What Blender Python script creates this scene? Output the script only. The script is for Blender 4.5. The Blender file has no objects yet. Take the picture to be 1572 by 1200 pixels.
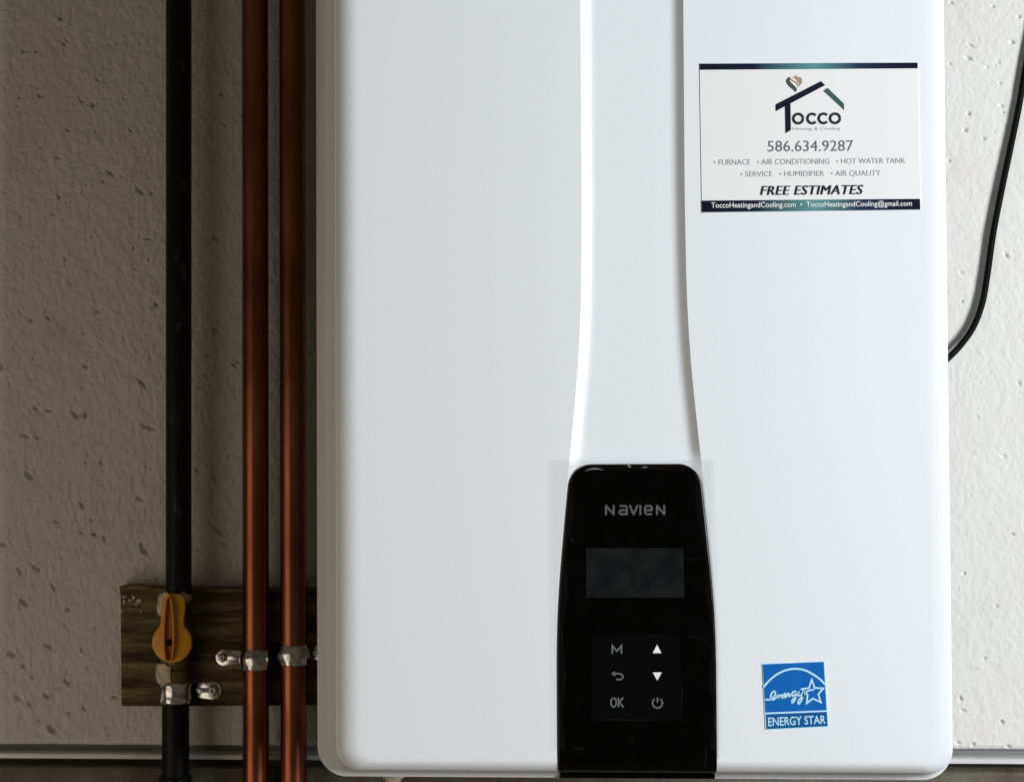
import bpy, bmesh, math, random
import numpy as np
from mathutils import Vector, Matrix

random.seed(7)
rng = np.random.default_rng(11)
SC = bpy.context.scene
COL = SC.collection

# ------------------------------------------------------------------ camera
CAM_POS = Vector((0.0, -1.2, 0.0))
YAW, PITCH, ROLL = math.radians(3.4), math.radians(1.6), math.radians(0.30)
FPX = 2664.0                       # focal length in photograph pixels (1572 wide)
PW, PH = 1572.0, 1200.0
fwd = Vector((-math.sin(YAW) * math.cos(PITCH), math.cos(YAW) * math.cos(PITCH), math.sin(PITCH)))
right0 = fwd.cross(Vector((0, 0, 1))).normalized()
up0 = right0.cross(fwd).normalized()
right = right0 * math.cos(ROLL) - up0 * math.sin(ROLL)
up = up0 * math.cos(ROLL) + right0 * math.sin(ROLL)
cam_data = bpy.data.cameras.new('camera')
cam = bpy.data.objects.new('camera', cam_data)
COL.objects.link(cam)
m3 = Matrix((right, up, -fwd)).transposed()
cam.matrix_world = Matrix.Translation(CAM_POS) @ m3.to_4x4()
cam_data.sensor_width = 36.0
cam_data.lens = 36.0 * FPX / PW
cam_data.clip_start = 0.05
cam_data.clip_end = 50.0
SC.camera = cam

def at(px, py, Y):
    """the place on the vertical plane y = Y that the photograph shows at this pixel"""
    d = right * ((px - PW / 2) / FPX) - up * ((py - PH / 2) / FPX) + fwd
    t = (Y - CAM_POS.y) / d.y
    return CAM_POS + d * t

# ------------------------------------------------------------------ light
world = bpy.data.worlds.new('World')
SC.world = world
world.use_nodes = True
bg = world.node_tree.nodes['Background']
bg.inputs['Color'].default_value = (1.0, 0.85, 0.60, 1)
bg.inputs['Strength'].default_value = 0.066

def area(name, loc, target, sx, sy, power, color):
    l = bpy.data.lights.new(name, 'AREA')
    l.shape = 'RECTANGLE'; l.size = sx; l.size_y = sy
    l.energy = power; l.color = color
    o = bpy.data.objects.new(name, l); COL.objects.link(o)
    o.location = loc
    o.rotation_euler = (Vector(target) - Vector(loc)).to_track_quat('-Z', 'Y').to_euler()
    return o
area('daylight_opening', (1.85, -1.5, 0.30), (0.05, 0.1, 0.0), 0.6, 0.8, 80, (0.955, 0.98, 1.0))
area('dim_room_fill', (-1.2, -0.75, -0.80), (-0.3, 0.3, -0.62), 1.0, 1.6, 4.4, (1.0, 0.85, 0.65))  # low warm fill added for room ambient and floor bounce

SC.view_settings.view_transform = 'Standard'
SC.view_settings.look = 'None'
SC.view_settings.exposure = 0.0
SC.view_settings.gamma = 1.0
SC.view_settings.use_curve_mapping = False
SC.cycles.max_bounces = 8
SC.cycles.diffuse_bounces = 5
SC.cycles.glossy_bounces = 4
SC.cycles.transparent_max_bounces = 8
SC.cycles.caustics_reflective = False
SC.cycles.caustics_refractive = False

# ------------------------------------------------------------------ materials
def mat(name, color, rough=0.5, metal=0.0, coat=0.0, spec=0.5):
    m = bpy.data.materials.new(name); m.use_nodes = True
    b = m.node_tree.nodes['Principled BSDF']
    b.inputs['Base Color'].default_value = (*color, 1)
    b.inputs['Roughness'].default_value = rough
    b.inputs['Metallic'].default_value = metal
    b.inputs['Coat Weight'].default_value = coat
    b.inputs['Coat Roughness'].default_value = 0.08
    b.inputs['Specular IOR Level'].default_value = spec
    return m

def nodes(m):
    return m.node_tree.nodes, m.node_tree.links, m.node_tree.nodes['Principled BSDF']

def coords(m, scale=(1, 1, 1)):
    N, L, b = nodes(m)
    tc = N.new('ShaderNodeTexCoord'); mp = N.new('ShaderNodeMapping')
    mp.inputs['Scale'].default_value = scale
    L.new(tc.outputs['Object'], mp.inputs['Vector'])
    return mp.outputs['Vector']

def noise(m, vec, scale, detail=4, rough=0.55):
    N, L, b = nodes(m)
    n = N.new('ShaderNodeTexNoise')
    n.inputs['Scale'].default_value = scale
    n.inputs['Detail'].default_value = detail
    n.inputs['Roughness'].default_value = rough
    L.new(vec, n.inputs['Vector'])
    return n.outputs['Fac']

def ramp(m, fac, stops):
    N, L, b = nodes(m)
    r = N.new('ShaderNodeValToRGB')
    els = r.color_ramp.elements
    while len(els) < len(stops): els.new(0.5)
    for e, (p, c) in zip(els, stops):
        e.position = p; e.color = (*c, 1) if len(c) == 3 else c
    L.new(fac, r.inputs['Fac'])
    return r.outputs['Color']

def grey(v): return (v, v, v)

def bump(m, fac, strength, dist, prev=None):
    N, L, b = nodes(m)
    n = N.new('ShaderNodeBump')
    n.inputs['Strength'].default_value = strength
    n.inputs['Distance'].default_value = dist
    L.new(fac, n.inputs['Height'])
    if prev: L.new(prev, n.inputs['Normal'])
    L.new(n.outputs['Normal'], b.inputs['Normal'])
    return n.outputs['Normal']

# heater paint: glossy white enamel with a very fine orange peel
M_WHITE = mat('white_enamel', (0.745, 0.78, 0.818), 0.36, spec=0.3)
v = coords(M_WHITE)
bump(M_WHITE, noise(M_WHITE, v, 700, 3), 0.16, 0.0005)
N, L, b = nodes(M_WHITE)
L.new(ramp(M_WHITE, noise(M_WHITE, v, 14, 3), [(0.3, grey(0.34)), (0.7, grey(0.43))]), b.inputs['Roughness'])

M_CASE = mat('case_paint', (0.26, 0.265, 0.27), 0.5)
M_BLACK_GLOSS = mat('black_glass', (0.0006, 0.0007, 0.0008), 0.16, spec=0.16)
v = coords(M_BLACK_GLOSS)
N, L, b = nodes(M_BLACK_GLOSS)
L.new(ramp(M_BLACK_GLOSS, noise(M_BLACK_GLOSS, v, 60, 5), [(0.35, grey(0.10)), (0.75, grey(0.32))]), b.inputs['Roughness'])
M_SCREEN = mat('lcd_grey', (0.013, 0.0135, 0.015), 0.35, spec=0.16)
v = coords(M_SCREEN)
N, L, b = nodes(M_SCREEN)
L.new(ramp(M_SCREEN, noise(M_SCREEN, v, 70, 4), [(0.34, (0.0045, 0.005, 0.006)), (0.66, (0.0105, 0.011, 0.0115))]), b.inputs['Base Color'])
M_KEYPAD = mat('keypad_black', (0.0016, 0.0018, 0.0022), 0.25, spec=0.16)
M_LOGO = mat('logo_grey', (0.085, 0.085, 0.087), 0.5)
M_ICON = mat('icon_grey', (0.135, 0.14, 0.145), 0.5)
M_ICON_W = mat('icon_white', (0.82, 0.82, 0.82), 0.5)
M_PAPER = mat('sticker_paper', (0.765, 0.78, 0.782), 0.5, spec=0.25)
v = coords(M_PAPER)
bump(M_PAPER, noise(M_PAPER, v, 45, 3), 0.15, 0.0006)
M_NAVY = mat('ink_navy', (0.009, 0.010, 0.022), 0.4, spec=0.12)
M_GREYINK = mat('ink_grey', (0.115, 0.12, 0.125), 0.5)
M_MIDINK = mat('ink_mid_grey', (0.28, 0.285, 0.29), 0.5)
M_PALEINK = mat('ink_pale_grey', (0.36, 0.37, 0.38), 0.5)
M_DARKINK = mat('ink_dark', (0.02, 0.022, 0.025), 0.5, spec=0.12)
M_TEAL = mat('ink_teal', (0.045, 0.10, 0.098), 0.45, spec=0.12)
M_FLAMEG = mat('ink_flame_green', (0.05, 0.065, 0.045), 0.45)
M_FLAMEB = mat('ink_flame_tan', (0.42, 0.28, 0.18), 0.45)
M_WHITEINK = mat('ink_white', (0.80, 0.82, 0.83), 0.5)
M_BLUE = mat('label_blue', (0.002, 0.118, 0.44), 0.45, spec=0.2)
M_BLUE2 = mat('label_deep_blue', (0.001, 0.092, 0.29), 0.45, spec=0.2)
M_BLUEINK = mat('label_pale_blue', (0.50, 0.78, 0.93), 0.4)
# gradient bar: printed dark navy with a teal middle (print, along the sticker)
def bar_material(cx, half):
    m = mat('ink_gradient_bar', (0, 0, 0), 0.38, spec=0.12)
    N, L, b = nodes(m)
    tc = N.new('ShaderNodeTexCoord'); sx = N.new('ShaderNodeSeparateXYZ')
    L.new(tc.outputs['Object'], sx.inputs[0])
    mr = N.new('ShaderNodeMapRange')
    mr.inputs['From Min'].default_value = cx - half; mr.inputs['From Max'].default_value = cx + half
    L.new(sx.outputs['X'], mr.inputs['Value'])
    L.new(ramp(m, mr.outputs['Result'], [(0.0, (0.006, 0.007, 0.015)), (0.25, (0.008, 0.014, 0.030)),
        (0.52, (0.10, 0.27, 0.28)), (0.72, (0.016, 0.03, 0.075)), (0.85, (0.010, 0.012, 0.035)), (1.0, (0.006, 0.006, 0.016))]), b.inputs['Base Color'])
    return m

M_FILM = bpy.data.materials.new('clear_film'); M_FILM.use_nodes = True
nt = M_FILM.node_tree; nt.nodes.clear()
out = nt.nodes.new('ShaderNodeOutputMaterial'); mx = nt.nodes.new('ShaderNodeMixShader')
tr = nt.nodes.new('ShaderNodeBsdfTransparent'); gl = nt.nodes.new('ShaderNodeBsdfGlossy')
tr.inputs['Color'].default_value = (0.982, 0.984, 0.985, 1)
gl.inputs['Roughness'].default_value = 0.18
mx.inputs['Fac'].default_value = 0.045
tc = nt.nodes.new('ShaderNodeTexCoord'); ns = nt.nodes.new('ShaderNodeTexNoise'); bp = nt.nodes.new('ShaderNodeBump')
ns.inputs['Scale'].default_value = 120; ns.inputs['Detail'].default_value = 3
bp.inputs['Distance'].default_value = 0.001; bp.inputs['Strength'].default_value = 0.7
nt.links.new(tc.outputs['Object'], ns.inputs['Vector']); nt.links.new(ns.outputs['Fac'], bp.inputs['Height'])
nt.links.new(bp.outputs['Normal'], gl.inputs['Normal'])
nt.links.new(tr.outputs[0], mx.inputs[1]); nt.links.new(gl.outputs[0], mx.inputs[2]); nt.links.new(mx.outputs[0], out.inputs['Surface'])
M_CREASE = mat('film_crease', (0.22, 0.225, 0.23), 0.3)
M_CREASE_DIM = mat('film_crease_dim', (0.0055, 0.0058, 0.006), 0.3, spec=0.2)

# wall: painted cast plaster
M_WALL = mat('painted_plaster', (0.74, 0.735, 0.71), 0.75, spec=0.25)
v = coords(M_WALL)
N, L, b = nodes(M_WALL)
L.new(ramp(M_WALL, noise(M_WALL, v, 9, 6, 0.6), [(0.28, (0.64, 0.615, 0.58)), (0.45, (0.69, 0.68, 0.66)), (0.6, (0.69, 0.697, 0.672)), (0.78, (0.73, 0.725, 0.715))]), b.inputs['Base Color'])
nn = bump(M_WALL, noise(M_WALL, v, 210, 3, 0.6), 0.45, 0.0014)
bump(M_WALL, noise(M_WALL, v, 650, 3, 0.6), 0.45, 0.0008, nn)

M_BASE = mat('stained_concrete', (0.1, 0.09, 0.07), 0.85, spec=0.2)
v = coords(M_BASE)
N, L, b = nodes(M_BASE)
L.new(ramp(M_BASE, noise(M_BASE, v, 38, 6, 0.65), [(0.25, (0.062, 0.052, 0.042)), (0.45, (0.115, 0.10, 0.076)), (0.6, (0.125, 0.12, 0.088)), (0.78, (0.18, 0.165, 0.13))]), b.inputs['Base Color'])
bump(M_BASE, noise(M_BASE, v, 160, 6), 0.6, 0.002)

M_FLASH = mat('flashing_white_paint', (0.65, 0.65, 0.65), 0.42)
v = coords(M_FLASH, (1, 30, 30))
N, L, b = nodes(M_FLASH)
L.new(ramp(M_FLASH, noise(M_FLASH, v, 8, 5), [(0.3, grey(0.48)), (0.6, grey(0.72))]), b.inputs['Base Color'])
M_FLASH_SHADE = mat('flashing_shade_grey', (0.17, 0.17, 0.178), 0.6)  # shade below the plaster overhang, put into the colour

M_COPPER = mat('copper', (0.62, 0.26, 0.145), 0.27, metal=1.0)
v = coords(M_COPPER, (1, 1, 0.22))
N, L, b = nodes(M_COPPER)
L.new(ramp(M_COPPER, noise(M_COPPER, v, 45, 5, 0.6), [(0.30, (0.19, 0.060, 0.034)), (0.44, (0.30, 0.098, 0.052)), (0.60, (0.38, 0.135, 0.072)), (0.76, (0.48, 0.21, 0.125))]), b.inputs['Base Color'])
L.new(ramp(M_COPPER, noise(M_COPPER, v, 80, 4), [(0.3, grey(0.24)), (0.75, grey(0.42))]), b.inputs['Roughness'])

M_PIPE = mat('black_iron', (0.012, 0.0125, 0.013), 0.45, spec=0.18)
v = coords(M_PIPE, (1, 1, 0.4))
N, L, b = nodes(M_PIPE)
L.new(ramp(M_PIPE, noise(M_PIPE, v, 90, 6, 0.65), [(0.35, (0.003, 0.0032, 0.0035)), (0.58, (0.006, 0.0066, 0.0075)), (0.74, (0.05, 0.056, 0.062))]), b.inputs['Base Color'])
bump(M_PIPE, noise(M_PIPE, v, 300, 3), 0.3, 0.0006)

M_GALV = mat('galvanised_steel', (0.74, 0.75, 0.76), 0.17, metal=1.0)
v = coords(M_GALV)
N, L, b = nodes(M_GALV)
L.new(ramp(M_GALV, noise(M_GALV, v, 170, 3), [(0.35, grey(0.42)), (0.6, grey(0.9))]), b.inputs['Base Color'])
bump(M_GALV, noise(M_GALV, v, 110, 1), 0.13, 0.0012)
M_SCREW = mat('screw_steel', (0.34, 0.34, 0.34), 0.35, metal=1.0)
M_BRASS = mat('dull_brass', (0.20, 0.15, 0.06), 0.45, metal=0.7)
M_DOPE = mat('cream_pipe_sealant', (0.66, 0.56, 0.42), 0.6)
v = coords(M_DOPE)
N, L, b = nodes(M_DOPE)
L.new(ramp(M_DOPE, noise(M_DOPE, v, 150, 4), [(0.35, (0.42, 0.33, 0.20)), (0.6, (0.72, 0.64, 0.52))]), b.inputs['Base Color'])
M_ORANGE = mat('orange_plastic', (0.70, 0.23, 0.012), 0.42)
v = coords(M_ORANGE)
N, L, b = nodes(M_ORANGE)
L.new(ramp(M_ORANGE, noise(M_ORANGE, v, 120, 4), [(0.3, (0.70, 0.29, 0.006)), (0.7, (0.86, 0.41, 0.015))]), b.inputs['Base Color'])
M_ORANGE_D = mat('orange_plastic_shaded', (0.50, 0.15, 0.010), 0.5)  # same plastic, darkened for the shade inside the grip loop
M_CORD = mat('cord_rubber', (0.0025, 0.0025, 0.0028), 0.6, spec=0.08)

M_BOARD = mat('treated_board', (0.14, 0.1, 0.05), 0.75, spec=0.25)
v = coords(M_BOARD, (1.0, 8.0, 11.0))
N, L, b = nodes(M_BOARD)
g = noise(M_BOARD, v, 12, 8, 0.68)
L.new(ramp(M_BOARD, g, [(0.34, (0.018, 0.012, 0.004)), (0.45, (0.070, 0.050, 0.016)), (0.55, (0.16, 0.125, 0.050)), (0.68, (0.28, 0.235, 0.125))]), b.inputs['Base Color'])
bump(M_BOARD, g, 0.5, 0.002)
M_SMEAR = mat('plaster_smear', (0.62, 0.60, 0.55), 0.8)

# ------------------------------------------------------------------ mesh helpers
def obj(name, verts, faces, material, parent=None, smooth=False, sharp=None):
    me = bpy.data.meshes.new(name)
    me.from_pydata([tuple(p) for p in verts], [], faces)
    me.validate()
    bm = bmesh.new(); bm.from_mesh(me)
    bmesh.ops.recalc_face_normals(bm, faces=bm.faces)
    bm.to_mesh(me); bm.free()
    if smooth:
        me.polygons.foreach_set('use_smooth', [True] * len(me.polygons))
        if sharp is not None:
            me.set_sharp_from_angle(angle=math.radians(sharp))
    me.materials.append(material)
    o = bpy.data.objects.new(name, me)
    COL.objects.link(o)
    if parent is not None:
        o.parent = parent
        o.matrix_parent_inverse = parent.matrix_basis.inverted()
    return o

def obj_bm(name, bm, material, parent=None, smooth=False, sharp=None):
    bm.verts.index_update()
    vs = [v.co.copy() for v in bm.verts]
    fs = [[v.index for v in f.verts] for f in bm.faces]
    bm.free()
    return obj(name, vs, fs, material, parent, smooth, sharp)

def empty(name, loc, label, cat, group=None):
    o = bpy.data.objects.new(name, None); COL.objects.link(o)
    o.empty_display_size = 0.02
    o.location = loc
    tag(o, label, cat, group)
    return o

def tag(o, label, cat, group=None):
    o['label'] = label; o['category'] = cat
    if group: o['group'] = group
    return o

def lathe_rings(path, n, cap=True):
    """path: list of (centre Vector, axis Vector, radius)"""
    vs, fs = [], []
    for c, ax, r in path:
        ax = ax.normalized()
        ref = Vector((0, 1, 0)) if abs(ax.y) < 0.9 else Vector((1, 0, 0))
        a = ax.cross(ref).normalized(); b2 = ax.cross(a).normalized()
        for k in range(n):
            t = 2 * math.pi * k / n
            vs.append(c + a * (r * math.cos(t)) + b2 * (r * math.sin(t)))
    for i in range(len(path) - 1):
        for k in range(n):
            k2 = (k + 1) % n
            fs.append((i * n + k, i * n + k2, (i + 1) * n + k2, (i + 1) * n + k))
    if cap:
        fs.append(tuple(range(n)))
        fs.append(tuple((len(path) - 1) * n + k for k in range(n)))
    return vs, fs

def catmull(pts, sub=8):
    P = [Vector(p) for p in pts]
    out = []
    for i in range(len(P) - 1):
        p0 = P[max(i - 1, 0)]; p1 = P[i]; p2 = P[i + 1]; p3 = P[min(i + 2, len(P) - 1)]
        for k in range(sub):
            t = k / sub
            out.append(0.5 * ((2 * p1) + (p2 - p0) * t + (2 * p0 - 5 * p1 + 4 * p2 - p3) * t * t + (3 * p1 - p0 - 3 * p2 + p3) * t ** 3))
    out.append(P[-1])
    return out

def tube(pts, r, n=14, cap=True):
    path = []
    for i, p in enumerate(pts):
        a = pts[min(i + 1, len(pts) - 1)] - pts[max(i - 1, 0)]
        path.append((p, a, r))
    # parallel frames: keep the reference fixed, good enough for gentle curves
    return lathe_rings(path, n, cap)

def box(x0, x1, y0, y1, z0, z1):
    vs = [Vector((x, y, z)) for x in (x0, x1) for y in (y0, y1) for z in (z0, z1)]
    fs = [(0, 1, 3, 2), (4, 6, 7, 5), (0, 4, 5, 1), (2, 3, 7, 6), (0, 2, 6, 4), (1, 5, 7, 3)]
    return vs, fs

def join(parts):
    V, F = [], []
    for vs, fs in parts:
        o = len(V); V += list(vs); F += [tuple(i + o for i in f) for f in fs]
    return V, F

def bevel_obj(name, vs, fs, material, parent, width, seg=2):
    bm = bmesh.new()
    bv = [bm.verts.new(p) for p in vs]
    for f in fs: bm.faces.new([bv[i] for i in f])
    bmesh.ops.recalc_face_normals(bm, faces=bm.faces)
    bmesh.ops.bevel(bm, geom=list(bm.edges), offset=width, segments=seg, affect='EDGES', profile=0.5)
    return obj_bm(name, bm, material, parent, True, 35)

def prism(outline, y0, y1):
    """outline: list of (x, z); solid between y0 and y1"""
    n = len(outline)
    vs = [Vector((x, y0, z)) for x, z in outline] + [Vector((x, y1, z)) for x, z in outline]
    fs = [tuple(range(n)), tuple(range(2 * n - 1, n - 1, -1))]
    fs += [(i, (i + 1) % n, n + (i + 1) % n, n + i) for i in range(n)]
    return vs, fs

# flat print on the front plane, laid out in the sticker's own plane
def flat_poly(pts, Y):
    return [at(x, y, Y) for x, y in pts], [tuple(range(len(pts)))]

def ribbon(pts, w, Y, smooth=True, closed=False, taper=None):
    P = [Vector((x, y, 0)) for x, y in pts]
    if smooth: P = catmull(P, 6)
    n = len(P); vs, fs = [], []
    for i, p in enumerate(P):
        if closed:
            a = (P[(i + 1) % n] - p).normalized(); b2 = (p - P[i - 1]).normalized()
        else:
            a = (P[min(i + 1, n - 1)] - P[max(i - 1, 0)]).normalized(); b2 = a
            if not smooth and 0 < i < n - 1:
                a = (P[i + 1] - p).normalized(); b2 = (p - P[i - 1]).normalized()
        t = (a + b2).normalized() if (a + b2).length > 1e-6 else a
        nrm = Vector((-t.y, t.x, 0))
        c = max(0.35, nrm.dot(Vector((-a.y, a.x, 0))))
        h = 0.5 * w / c * (taper(i / (n - 1)) if taper else 1.0)
        q0, q1 = p + nrm * h, p - nrm * h
        vs += [at(q0.x, q0.y, Y), at(q1.x, q1.y, Y)]
    rngs = range(n if closed else n - 1)
    for i in rngs:
        j = (i + 1) % n
        fs.append((2 * i, 2 * i + 1, 2 * j + 1, 2 * j))
    return vs, fs

def text_mesh(body, quad, Y, bold=0.0, shear=0.0, spacing=1.0):
    """lettering fitted into a pixel quad (top-left, top-right, bottom-right, bottom-left)"""
    cu = bpy.data.curves.new('lettering', 'FONT')
    cu.body = body; cu.size = 1.0; cu.offset = bold; cu.shear = shear
    cu.space_character = spacing; cu.resolution_u = 3
    o = bpy.data.objects.new('lettering', cu); COL.objects.link(o)
    dg = bpy.context.evaluated_depsgraph_get()
    me = bpy.data.meshes.new_from_object(o.evaluated_get(dg))
    vs = [v.co.copy() for v in me.vertices]; fs = [tuple(p.vertices) for p in me.polygons]
    bpy.data.objects.remove(o); bpy.data.curves.remove(cu); bpy.data.meshes.remove(me)
    x0 = min(p.x for p in vs); x1 = max(p.x for p in vs); y0 = min(p.y for p in vs); y1 = max(p.y for p in vs)
    TL, TR, BR, BL = [Vector((q[0], q[1])) for q in quad]
    out = []
    for p in vs:
        u = (p.x - x0) / (x1 - x0); w = (y1 - p.y) / (y1 - y0)
        q = (TL * (1 - u) + TR * u) * (1 - w) + (BL * (1 - u) + BR * u) * w
        out.append(at(q.x, q.y, Y))
    return out, fs

# ------------------------------------------------------------------ wall
WALL_Y = 0.336
zb_w = at(786, 1146, WALL_Y).z           # lower edge of the plaster
def axis(segs):
    out = [segs[0][0]]
    for a, b2, st in segs:
        k = max(1, int(round((b2 - a) / st)))
        out += list(a + (b2 - a) * (np.arange(1, k + 1) / k))
    return np.array(out)
xa = at(0, 600, WALL_Y).x; xb = at(486, 600, WALL_Y).x; xc = at(1440, 600, WALL_Y).x; xd = at(1572, 600, WALL_Y).x
zt = at(786, 0, WALL_Y).z
XS = axis([(xa - 0.6, xa - 0.06, 0.02), (xa - 0.06, xa - 0.004, 0.002), (xa - 0.004, xb + 0.006, 0.0009), (xb + 0.006, xb + 0.07, 0.004), (xb + 0.07, xc - 0.07, 0.02), (xc - 0.07, xc - 0.006, 0.004), (xc - 0.006, xd + 0.004, 0.0011), (xd + 0.004, xd + 0.06, 0.002), (xd + 0.06, xd + 0.6, 0.02)])
ZS = axis([(zb_w, zt + 0.006, 0.0009), (zt + 0.006, zt + 0.06, 0.003), (zt + 0.06, zt + 0.6, 0.03)])
GX, GZ = np.meshgrid(XS, ZS)
D = np.zeros_like(GX)                      # depth into the wall (+) or out of it (-)
def vnoise(cell, seed, sx=1.0, sz=1.0):
    r = np.random.default_rng(seed)
    u = (GX - XS[0]) / (cell * sx); w = (GZ - ZS[0]) / (cell * sz)
    tab = r.random((int(w.max()) + 3, int(u.max()) + 3)) - 0.5
    i = np.floor(u).astype(int); j = np.floor(w).astype(int)
    fu = u - i; fw = w - j; fu = fu * fu * (3 - 2 * fu); fw = fw * fw * (3 - 2 * fw)
    return (tab[j, i] * (1 - fu) + tab[j, i + 1] * fu) * (1 - fw) + (tab[j + 1, i] * (1 - fu) + tab[j + 1, i + 1] * fu) * fw
side = np.where(GX > 0.1, 0.6, 1.5)          # the left stretch was trowelled rougher
D += vnoise(0.09, 1) * 0.0016 + side * (vnoise(0.02, 2) * 0.0006 + vnoise(0.007, 3, 0.8, 1.2) * 0.00045 + vnoise(0.0036, 4, 0.8, 1.3) * 0.00050 + vnoise(0.0022, 5) * 0.00034)
def pit(x, z, a, b2, ang, depth):
    """an elongated dent (depth > 0) or bump"""
    R = max(a, b2) * 2.4
    i0, i1 = np.searchsorted(XS, [x - R, x + R]); j0, j1 = np.searchsorted(ZS, [z - R, z + R])
    if i1 <= i0 or j1 <= j0: return
    gx = GX[j0:j1, i0:i1] - x; gz = GZ[j0:j1, i0:i1] - z
    c, s = math.cos(ang), math.sin(ang)
    p = (gx * c + gz * s) / a; q = (-gx * s + gz * c) / b2
    th = np.arctan2(q, p); jag = 1 + 0.20 * np.sin(2 * th + x * 4000) + 0.16 * np.sin(5 * th + z * 7000) + 0.10 * np.sin(9 * th + x * 9000)
    rr = np.sqrt(p * p + q * q) * jag
    D[j0:j1, i0:i1] += depth * np.exp(-(rr / 0.88) ** 2.2) - 0.10 * depth * np.exp(-((rr - 1.5) / 0.35) ** 2)
seen = [(93,29,1.2),(55,79,.8),(180,68,.6),(98,67,.9),(60,147,1),(143,160,1.3),(105,200,.9),(62,226,.8),(200,200,1),(88,242,1),
 (168,265,1.3),(188,272,.8),(215,293,1.5),(232,296,.8),(90,302,1),(80,328,.9),(228,367,1.1),(100,397,.9),(205,380,.8),(330,365,1.1),
 (345,192,.8),(340,145,.9),(125,155,.7),(160,105,.6),(36,79,.8),(5,295,.8),(240,467,1.5),(150,478,1.1),(48,491,1.3),(74,488,1),(132,562,1.3),
 (218,588,1.6),(330,506,1.6),(318,545,1),(55,626,1.2),(115,637,2.0),(75,630,1.1),(40,668,1.4),(57,672,.9),(228,655,1.9),(45,730,1.9),(155,710,1),(132,710,.9),
 (125,775,1.7),(145,820,1.4),(160,826,1),(140,798,1),(215,765,1.4),(222,845,1.9),(218,835,1),(330,735,1.5),(303,722,.9),(335,815,2.0),(345,835,1.2),(125,818,1),(85,800,1),
 (325,760,.9),(57,872,1.5),(30,877,1.2),(82,902,1.2),(37,925,2.3),(18,1003,1.6),(75,992,1.2),(103,1048,1.4),(72,1069,1.6),(28,1070,1.4),(45,1080,1),(105,935,1),
 (125,997,.7),(177,1070,1.2),(360,560,1),(365,555,.8),(352,700,.9),(100,960,.7),(36,1022,.9),(50,1040,.8),(0,560,1.6),(3,835,1.6),(60,1105,.9),(130,1088,1),(107,1094,.8),
 (1490,70,1.1),(1553,65,1.2),(1487,90,1.3),(1533,96,1),(1458,98,1),(1515,103,.9),(1527,102,.6),(1535,128,.8),(1538,163,1),(1540,172,.7),(1487,175,1),(1482,200,1.3),(1510,213,1),
 (1457,247,.9),(1545,392,1.1),(1475,418,.9),(1477,463,1.1),(1475,1072,1.6),(1478,1090,1),(1538,1108,1.3),(1494,1142,1.3),(1548,1145,1.1),(1470,1139,1),(1564,26,1.2),
 (1524,10,1),(1460,5,1),(1565,588,1.2),(1500,640,.8),(1540,700,1),(1490,760,.9),(1555,820,1),(1480,880,.9),(1530,930,1),(1512,1010,.8)]
for px, py, s in seen:
    p = at(px, py, WALL_Y)
    if px > 1400: s *= 0.8
    s2 = s * 0.00165
    pit(p.x, p.z, s2 * random.uniform(1.0, 1.9), s2 * random.uniform(0.5, 0.85), math.radians(random.uniform(-65, -10)), 0.0021 + 0.0017 * s)
for px, py, s in seen:                     # crumbled edges round the bigger dents
    if s < 1.2 or px > 1400: continue
    for k in range(random.randint(2, 5)):
        p = at(px + random.gauss(0, 9), py + random.gauss(0, 8), WALL_Y)
        q_ = random.uniform(0.0006, 0.0013)
        pit(p.x, p.z, q_ * random.uniform(1, 2.2), q_, math.radians(random.uniform(-80, 0)), random.choice((1, 1, -0.5)) * random.uniform(0.0006, 0.0018))
for k in range(900):
    x = random.uniform(xa - 0.05, xb + 0.01) if random.random() < 0.78 else random.uniform(xc, xd + 0.05)
    z = random.uniform(zb_w, zt + 0.05)
    s = random.uniform(0.0005, 0.0010)
    pit(x, z, s * random.uniform(1, 2.2), s, math.radians(random.uniform(-75, 5)), random.uniform(0.0006, 0.0022) * (0.5 if x > 0 else 1))
for k in range(110):                        # small raised crumbs
    x = random.uniform(xa - 0.05, xb + 0.01) if random.random() < 0.8 else random.uniform(xc, xd + 0.05)
    z = zb_w + (zt - zb_w) * random.random() ** 1.5
    s = random.uniform(0.0008, 0.0022)
    pit(x, z, s * random.uniform(1, 2.0), s, random.uniform(0, 3), -random.uniform(0.0003, 0.0010))
def ridge(pts, w, h):
    q = catmull([at(x, y, WALL_Y) for x, y in pts], 14)
    for p in q: pit(p.x, p.z, w, w, 0, -h)
ridge([(220, 512), (225, 538), (232, 566)], 0.0008, 0.0004)
ridge([(330, 541), (328, 560), (325, 577)], 0.0014, 0.00035)
ridge([(305, 585), (312, 579), (322, 600)], 0.0009, 0.0004)
ridge([(72, 1116), (76, 1121), (80, 1124)], 0.0022, 0.0004)
ridge([(122, 640), (128, 642), (129, 636)], 0.0015, 0.0005)
# plaster edge rolls back at the bottom
edge = np.clip((zb_w + 0.004 - GZ) / 0.004, 0, 1)
D += 0.0025 * edge ** 2 + vnoise(0.012, 9) * 0.001 * edge
V = np.stack([GX, WALL_Y + D, GZ], -1).reshape(-1, 3)
nx, nz = len(XS), len(ZS)
idx = np.arange(nx * nz).reshape(nz, nx)
Fq = np.stack([idx[:-1, :-1], idx[:-1, 1:], idx[1:, 1:], idx[1:, :-1]], -1).reshape(-1, 4)
me = bpy.data.meshes.new('wall')
me.vertices.add(len(V)); me.vertices.foreach_set('co', V.astype(np.float32).ravel())
me.loops.add(Fq.size); me.loops.foreach_set('vertex_index', Fq.astype(np.int32).ravel())
me.polygons.add(len(Fq))
me.polygons.foreach_set('loop_start', np.arange(0, Fq.size, 4, dtype=np.int32))
me.polygons.foreach_set('loop_total', np.full(len(Fq), 4, dtype=np.int32))
me.update(calc_edges=True)
me.polygons.foreach_set('use_smooth', np.ones(len(Fq), dtype=bool))
me.materials.append(M_WALL)
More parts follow.
